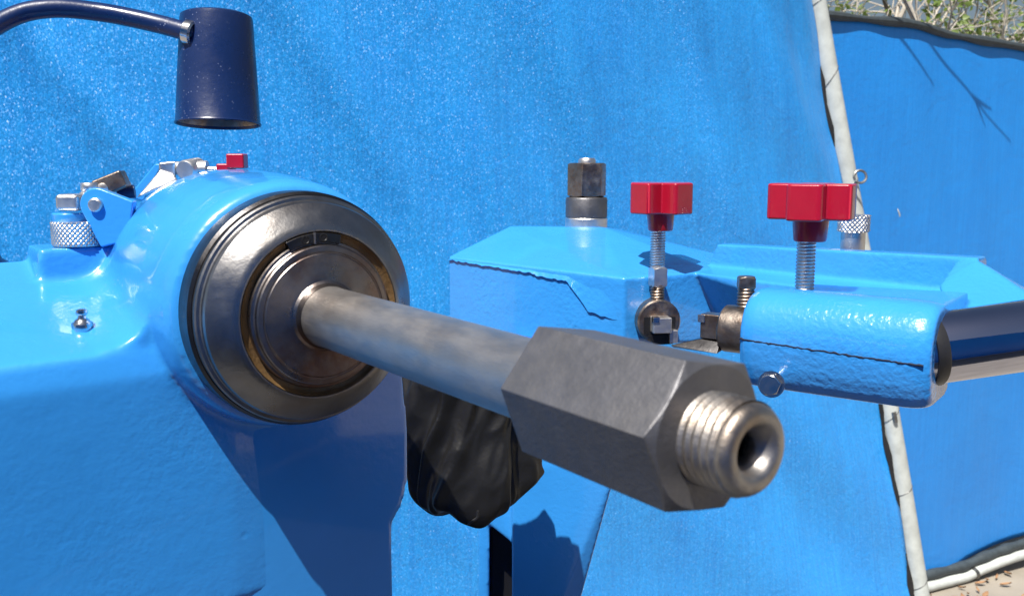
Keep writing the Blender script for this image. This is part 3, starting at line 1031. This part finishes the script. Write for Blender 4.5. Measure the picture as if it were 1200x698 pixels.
# left block front face between a3 and a4
n34 = Vector((a4[1] - a3[1], -(a4[0] - a3[0]), 0)).normalized()
def face34(s, dzv):
    q = Vector(a3).lerp(Vector(a4), s)
    return Vector((q.x, q.y, q.z + dzv))
topv, seamv = [], []
ns = 90
for i in range(ns + 1):
    s = .005 + .985 * i / ns
    rag = 1.0 * fold(s * 40, 2.2, 0) + .6 * fold(s * 120, 7.2, 0)
    if s < .70:
        d_ = -2.0 - 4.5 * s - (1.5 if s > .52 else 0)
    elif s < .82:
        d_ = -6.7 - (s - .70) / .12 * 20
    else:
        d_ = -26.7 - (s - .82) * 22
    topv.append(face34(s, -1.6)); seamv.append(face34(s, d_ + rag))
seam_plate('paint_edge', topv, seamv, 1.5, n34)
# cracked seam along the clamp block, dirt in the gap
bm = new()
cp_ = []
for i in range(ns + 1):
    s = 1.0 + (bl - 4) * i / ns
    rag = .55 * fold(s * .35, 5.2, 0) + .35 * fold(s * 1.1, 1.2, 0)
    sq = .94 + .055 * min(1, s / 6) - .02 * max(0, (s - bl + 9) / 9)
    cp_.append(blk(s, -24.75 * sq, 1.0 + rag - .030 * s))
tube(bm, cp_, lambda t: .55 + .28 * fold(t * 30, 0, 3), 8)
obj('crack', bm, M_DIRT, cast, smooth=60)

# column under the left block
bm = new()
hull(bm, [(2.5, 672.0, -125.9), (81.1, 650.0, -124.9), (2.7, 740.0, -138.7), (92.4, 740.0, -142.2),
          (0.0, 668.0, -221.2), (74.4, 646.0, -217.1), (0.0, 672.0, -340.3), (35.1, 662.0, -329.8), (4.1, 690.0, -480.0), (17.1, 690.0, -480.0),
          (0.0, 730.0, -241.8), (82.9, 720.0, -242.0), (0.0, 730.0, -369.7), (35.2, 730.0, -363.7), (4.3, 730.0, -507.9), (18.1, 730.0, -507.9)])
hull(bm, [(-26.1, 690.0, -238.6), (-16.9, 688.0, -238.0), (-26.3, 700.0, -487.0), (-18.7, 700.0, -487.0), (-28.0, 740.0, -255.9), (-18.2, 740.0, -255.9), (-27.8, 740.0, -514.8), (-19.8, 740.0, -514.8)])
hull(bm, [(-26.5, 738.0, -255.2), (4.2, 735.0, -254.2), (-27.8, 738.0, -513.4), (4.4, 735.0, -511.3), (-26.7, 744.0, -257.3), (4.2, 744.0, -257.3), (-28.0, 744.0, -517.6), (4.4, 744.0, -517.6)])
hull(bm, [(-25.4, 690.0, -238.6), (3.8, 675.0, -226.8), (-25.6, 692.0, -269.4), (-13.1, 686.0, -272.5), (3.9, 676.0, -287.5), (-27.3, 742.0, -256.6), (4.2, 742.0, -256.6), (-27.5, 742.0, -288.9), (4.3, 742.0, -315.5), (-14.1, 742.0, -294.8)])
obj('column', bm, M_PAINT, cast, remesh=1.4, smoothing=5)
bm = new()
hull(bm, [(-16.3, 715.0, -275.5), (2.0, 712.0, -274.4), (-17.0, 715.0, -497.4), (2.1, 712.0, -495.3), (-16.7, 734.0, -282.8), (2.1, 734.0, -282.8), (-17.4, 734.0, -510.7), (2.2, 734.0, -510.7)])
obj('slot_shade', bm, M_BLACK, cast)  # black block standing in for the shade in the column's hollow

# nut stack on the left block
nb = Vector((61.5, 778.0, -53.1))
bm = new(); lathe(bm, [(0, -8), (17, -8), (17.4, -.5), (17.4, 7.2), (16.8, 8), (0, 8)], nb, Z, 64); obj('washer', bm, M_ZINC, tc, smooth=30)
bm = new(); lathe(bm, [(0, 8), (16.6, 8), (17.2, 8.6), (17.2, 23), (16.4, 24.4), (14, 25), (0, 25)], nb, Z, 64); obj('collar', bm, M_COLLAR, tc, smooth=30)
bm = new(); hexnut(bm, 16.4, 25.2, 52.5, nb, Z, math.radians(12)); obj('hex_nut', bm, M_BRONZE, tc, smooth=18, bevel=.4)
bm = new(); lathe(bm, [(0, 52), (7.2, 52), (7.2, 54.6), (6.2, 56.4), (0, 56.6)], nb, Z, 40); obj('stud_end', bm, M_ZINC, tc, smooth=30)

# red lobed knobs on their clamping screws
def knob_outline(rl, wl_, n=4):
    pts = []
    for k in range(n):
        a0 = 2 * math.pi * k / n
        d = Vector((math.cos(a0), math.sin(a0))); e = Vector((-d.y, d.x))
        for q in range(9):
            t = -math.pi / 2 + math.pi * q / 8
            # squarish lobe end
            cxp = rl - 3.2 + 3.2 * math.cos(t)
            cyp = (wl_ - 3.2) * (1 if t > 0 else (-1 if t < 0 else 0)) + 3.2 * math.sin(t)
            p = d * cxp + e * cyp
            pts.append((p.x, p.y))
        # concave web to the next lobe
        m_ = (d + Vector((math.cos(a0 + 2 * math.pi / n), math.sin(a0 + 2 * math.pi / n)))).normalized() * (wl_ * 1.36)
        pts.append((m_.x, m_.y))
    return pts
def clamp_knob(base, top, rl, wl_, head, hubh, turn, r_screw, name_screw_top):
    x = Vector((math.cos(turn), math.sin(turn), 0)); y = Vector((-x.y, x.x, 0))
    bm = new()
    prism(bm, knob_outline(rl, wl_), top, x, y, Z, -head, 0)
    kn = obj('red_knob', bm, M_RED, tc, smooth=30, bevel=1.3)
    bm = new()
    lathe(bm, [(0, -head - hubh), (rl * .37, -head - hubh), (rl * .39, -head - hubh + .8), (rl * .43, -head), (0, -head + 1)], top, Z, 40)
    obj('hub', bm, M_RED, kn, smooth=30)
    bm = new()
    h1 = top.z - base.z - head - hubh + .5
    thread(bm, r_screw, -6, h1, 1.9, .9, base, Z, 40, 6)
    obj('screw', bm, M_ZINC, kn, smooth=60)
    return kn
clamp_knob(Vector((103.9, 668.0, -77.4)), Vector((104.6, 662.0, -14.1)), 22.5, 9.5, 21.5, 12, math.radians(38), 5.6, '')
clamp_knob(Vector((162.8, 518.0, -66.2)), Vector((163.0, 513.0, -11.4)), 22.5, 9.5, 19.5, 11.8, math.radians(62), 5.4, '')

# front tool holder in the left block: round bar, slotted end, bit held by a square headed screw
h1c = Vector((101.4, 636.0, -108.5)); h1d = Vector((.12, -.99, 0)).normalized()
hx, hy, hd = basis(h1d)
bm = new()
lathe(bm, [(0, -60), (15.2, -60), (15.2, -1.6), (14.2, -.2), (12.6, 0), (0, 0)], h1c, h1d, 64)
th1 = obj('tool_holder', bm, M_BRONZE, tc, smooth=30)
bm = new(); box(bm, h1c + h1d * -.2 + Z * -2.5, hx, hy, hd, 22, 12, 2.4); obj('slot', bm, M_BLACK, th1)
bm = new(); box(bm, h1c + h1d * 4 + Z * -1 + hx * -.5, hx, hy, hd, 12.5, 10.5, 12); obj('tool_bit', bm, M_ZINC, th1, bevel=.5)
bm = new(); box(bm, h1c + h1d * 8.2 + Z * 3 + hx * -5, hx, hy, hd, 4.4, 4, 5.2); obj('carbide_tip', bm, M_BRIGHT, th1, bevel=.3)
bm = new(); hull(bm, [h1c + h1d * q + hx * a_ + Z * b_ for q in (0, 3) for a_, b_ in ((-9, -9), (11, -7), (9, -15), (-4, -15.5))]); obj('cut_face', bm, M_BLACK, th1)
bm = new(); box(bm, h1c + h1d * 2.5 + Z * -9.5 + hx * 8.5, hx, hy, hd, 5.5, 9, 7); obj('wedge', bm, M_ZINC, th1, bevel=.4)
s1 = h1c + h1d * -7
s1.z = h1c.z
bm = new(); thread(bm, 5.2, 12, 25, 2.0, .9, s1, Z, 36, 6); scr = obj('set_screw', bm, M_BRONZE, tc, smooth=60)
bm = new(); hexnut(bm, 6.9, 23.5, 37, s1, Z, math.radians(62), sides=4); obj('head', bm, M_ZINC, scr, smooth=20, bevel=.4)
# second tool holder at the end of the clamp block
h2c = blk(0, -2, 2)
bm = new(); lathe(bm, [(0, -17), (12, -17), (13.4, -15.6), (13.6, 8), (0, 8)], h2c, B, 64)
th2 = obj('tool_holder', bm, M_BRONZE, tc, smooth=30)
bm = new(); thread(bm, 5.0, 12, 24.5, 1.9, .8, h2c + B * -5, Z, 36, 6); scr = obj('set_screw', bm, M_BRONZE, tc, smooth=60)
bm = new(); hexnut(bm, 6.4, 23.5, 30.5, h2c + B * -5, Z, math.radians(40), sides=4); obj('head', bm, M_BRONZE, scr, smooth=20, bevel=.4)
bm = new(); box(bm, h2c + B * -22 - C * 3 + Z * 1, B, C, Z, 13, 10, 14); obj('tool_bit', bm, M_BRONZE, th2, bevel=.5)
bm = new(); box(bm, h2c + B * -27.5 - C * 7 + Z * 5.5, B, C, Z, 4.4, 4.4, 4.4); obj('carbide_tip', bm, M_BRIGHT, th2, bevel=.3)
bm = new(); hull(bm, [h2c + B * b_ - C * c_ + Z * z_ for b_, c_, z_ in ((-16, 2, -3), (-16, 10, -10), (-44, 14, -11), (-16, 2, -12), (-44, 10, -13), (-16, 12, -13), (-30, 0, -7))]); obj('bit_shank', bm, M_DARKSTEEL, th2, bevel=.3)

# dial barrel at the other end of the clamp block
dc = blk(bl - 11, -1, 1.0); dd_ = (B + Vector((.30, .62, 0.15))).normalized()
bm = new(); lathe(bm, [(0, -6), (18.2, -6), (18.2, 58), (17.8, 59), (0, 59)], dc, dd_, 96); dial = obj('dial_barrel', bm, M_CHROME, tc, smooth=30)
bm = new(); lathe(bm, [(0, 58), (15.5, 58), (16.2, 59), (16.2, 98), (15, 99), (0, 99)], dc, dd_, 64); obj('dial_thimble', bm, M_BRONZE, dial, smooth=30)
bm = new(); lathe(bm, [(18.1, 2), (19.0, 2), (19.0, 7.6), (18.6, 8.2), (18.1, 8.2)], dc, dd_, 64); obj('gap_shade_ring', bm, M_GAPSHADE, dial, smooth=40)  # black ring standing in for the shaded gap round the dial
# knurled thumb screw standing behind the wall
kb = Vector((232.8, 640.0, -58.3))
bm = new(); lathe(bm, [(0, -12), (8, -12), (8, 12), (0, 12)], kb, Z, 40); ts = obj('thumb_screw', bm, M_ZINC, tc)
bm = new(); knurl(bm, 11.2, 11.5, 23, 22, 1.8, kb, Z, seg=264, rows=30); obj('knurled_head', bm, M_ZINC, ts, smooth=50)
bm = new(); lathe(bm, [(0, -60), (14, -60), (14, -12), (0, -12)], kb, Z, 40); obj('boss', bm, M_PAINT_S, cast)

# bolt low on the clamp block
bo = Vector((133.8, 476.0, -114.4)); bdv = Vector((-.45, -.85, .1)).normalized()
bm = new(); lathe(bm, [(0, -26), (4, -26), (4, -4), (0, -4)], bo, bdv, 24); lathe(bm, [(0, -5), (7, -5), (7, -3.6), (0, -3.6)], bo, bdv, 32)
blt = obj('bolt', bm, M_BRIGHT, tc)
bm = new(); hexnut(bm, 5.8, -3.5, 1.2, bo, bdv, .2); obj('head', bm, M_BRIGHT, blt, smooth=20, bevel=.3)
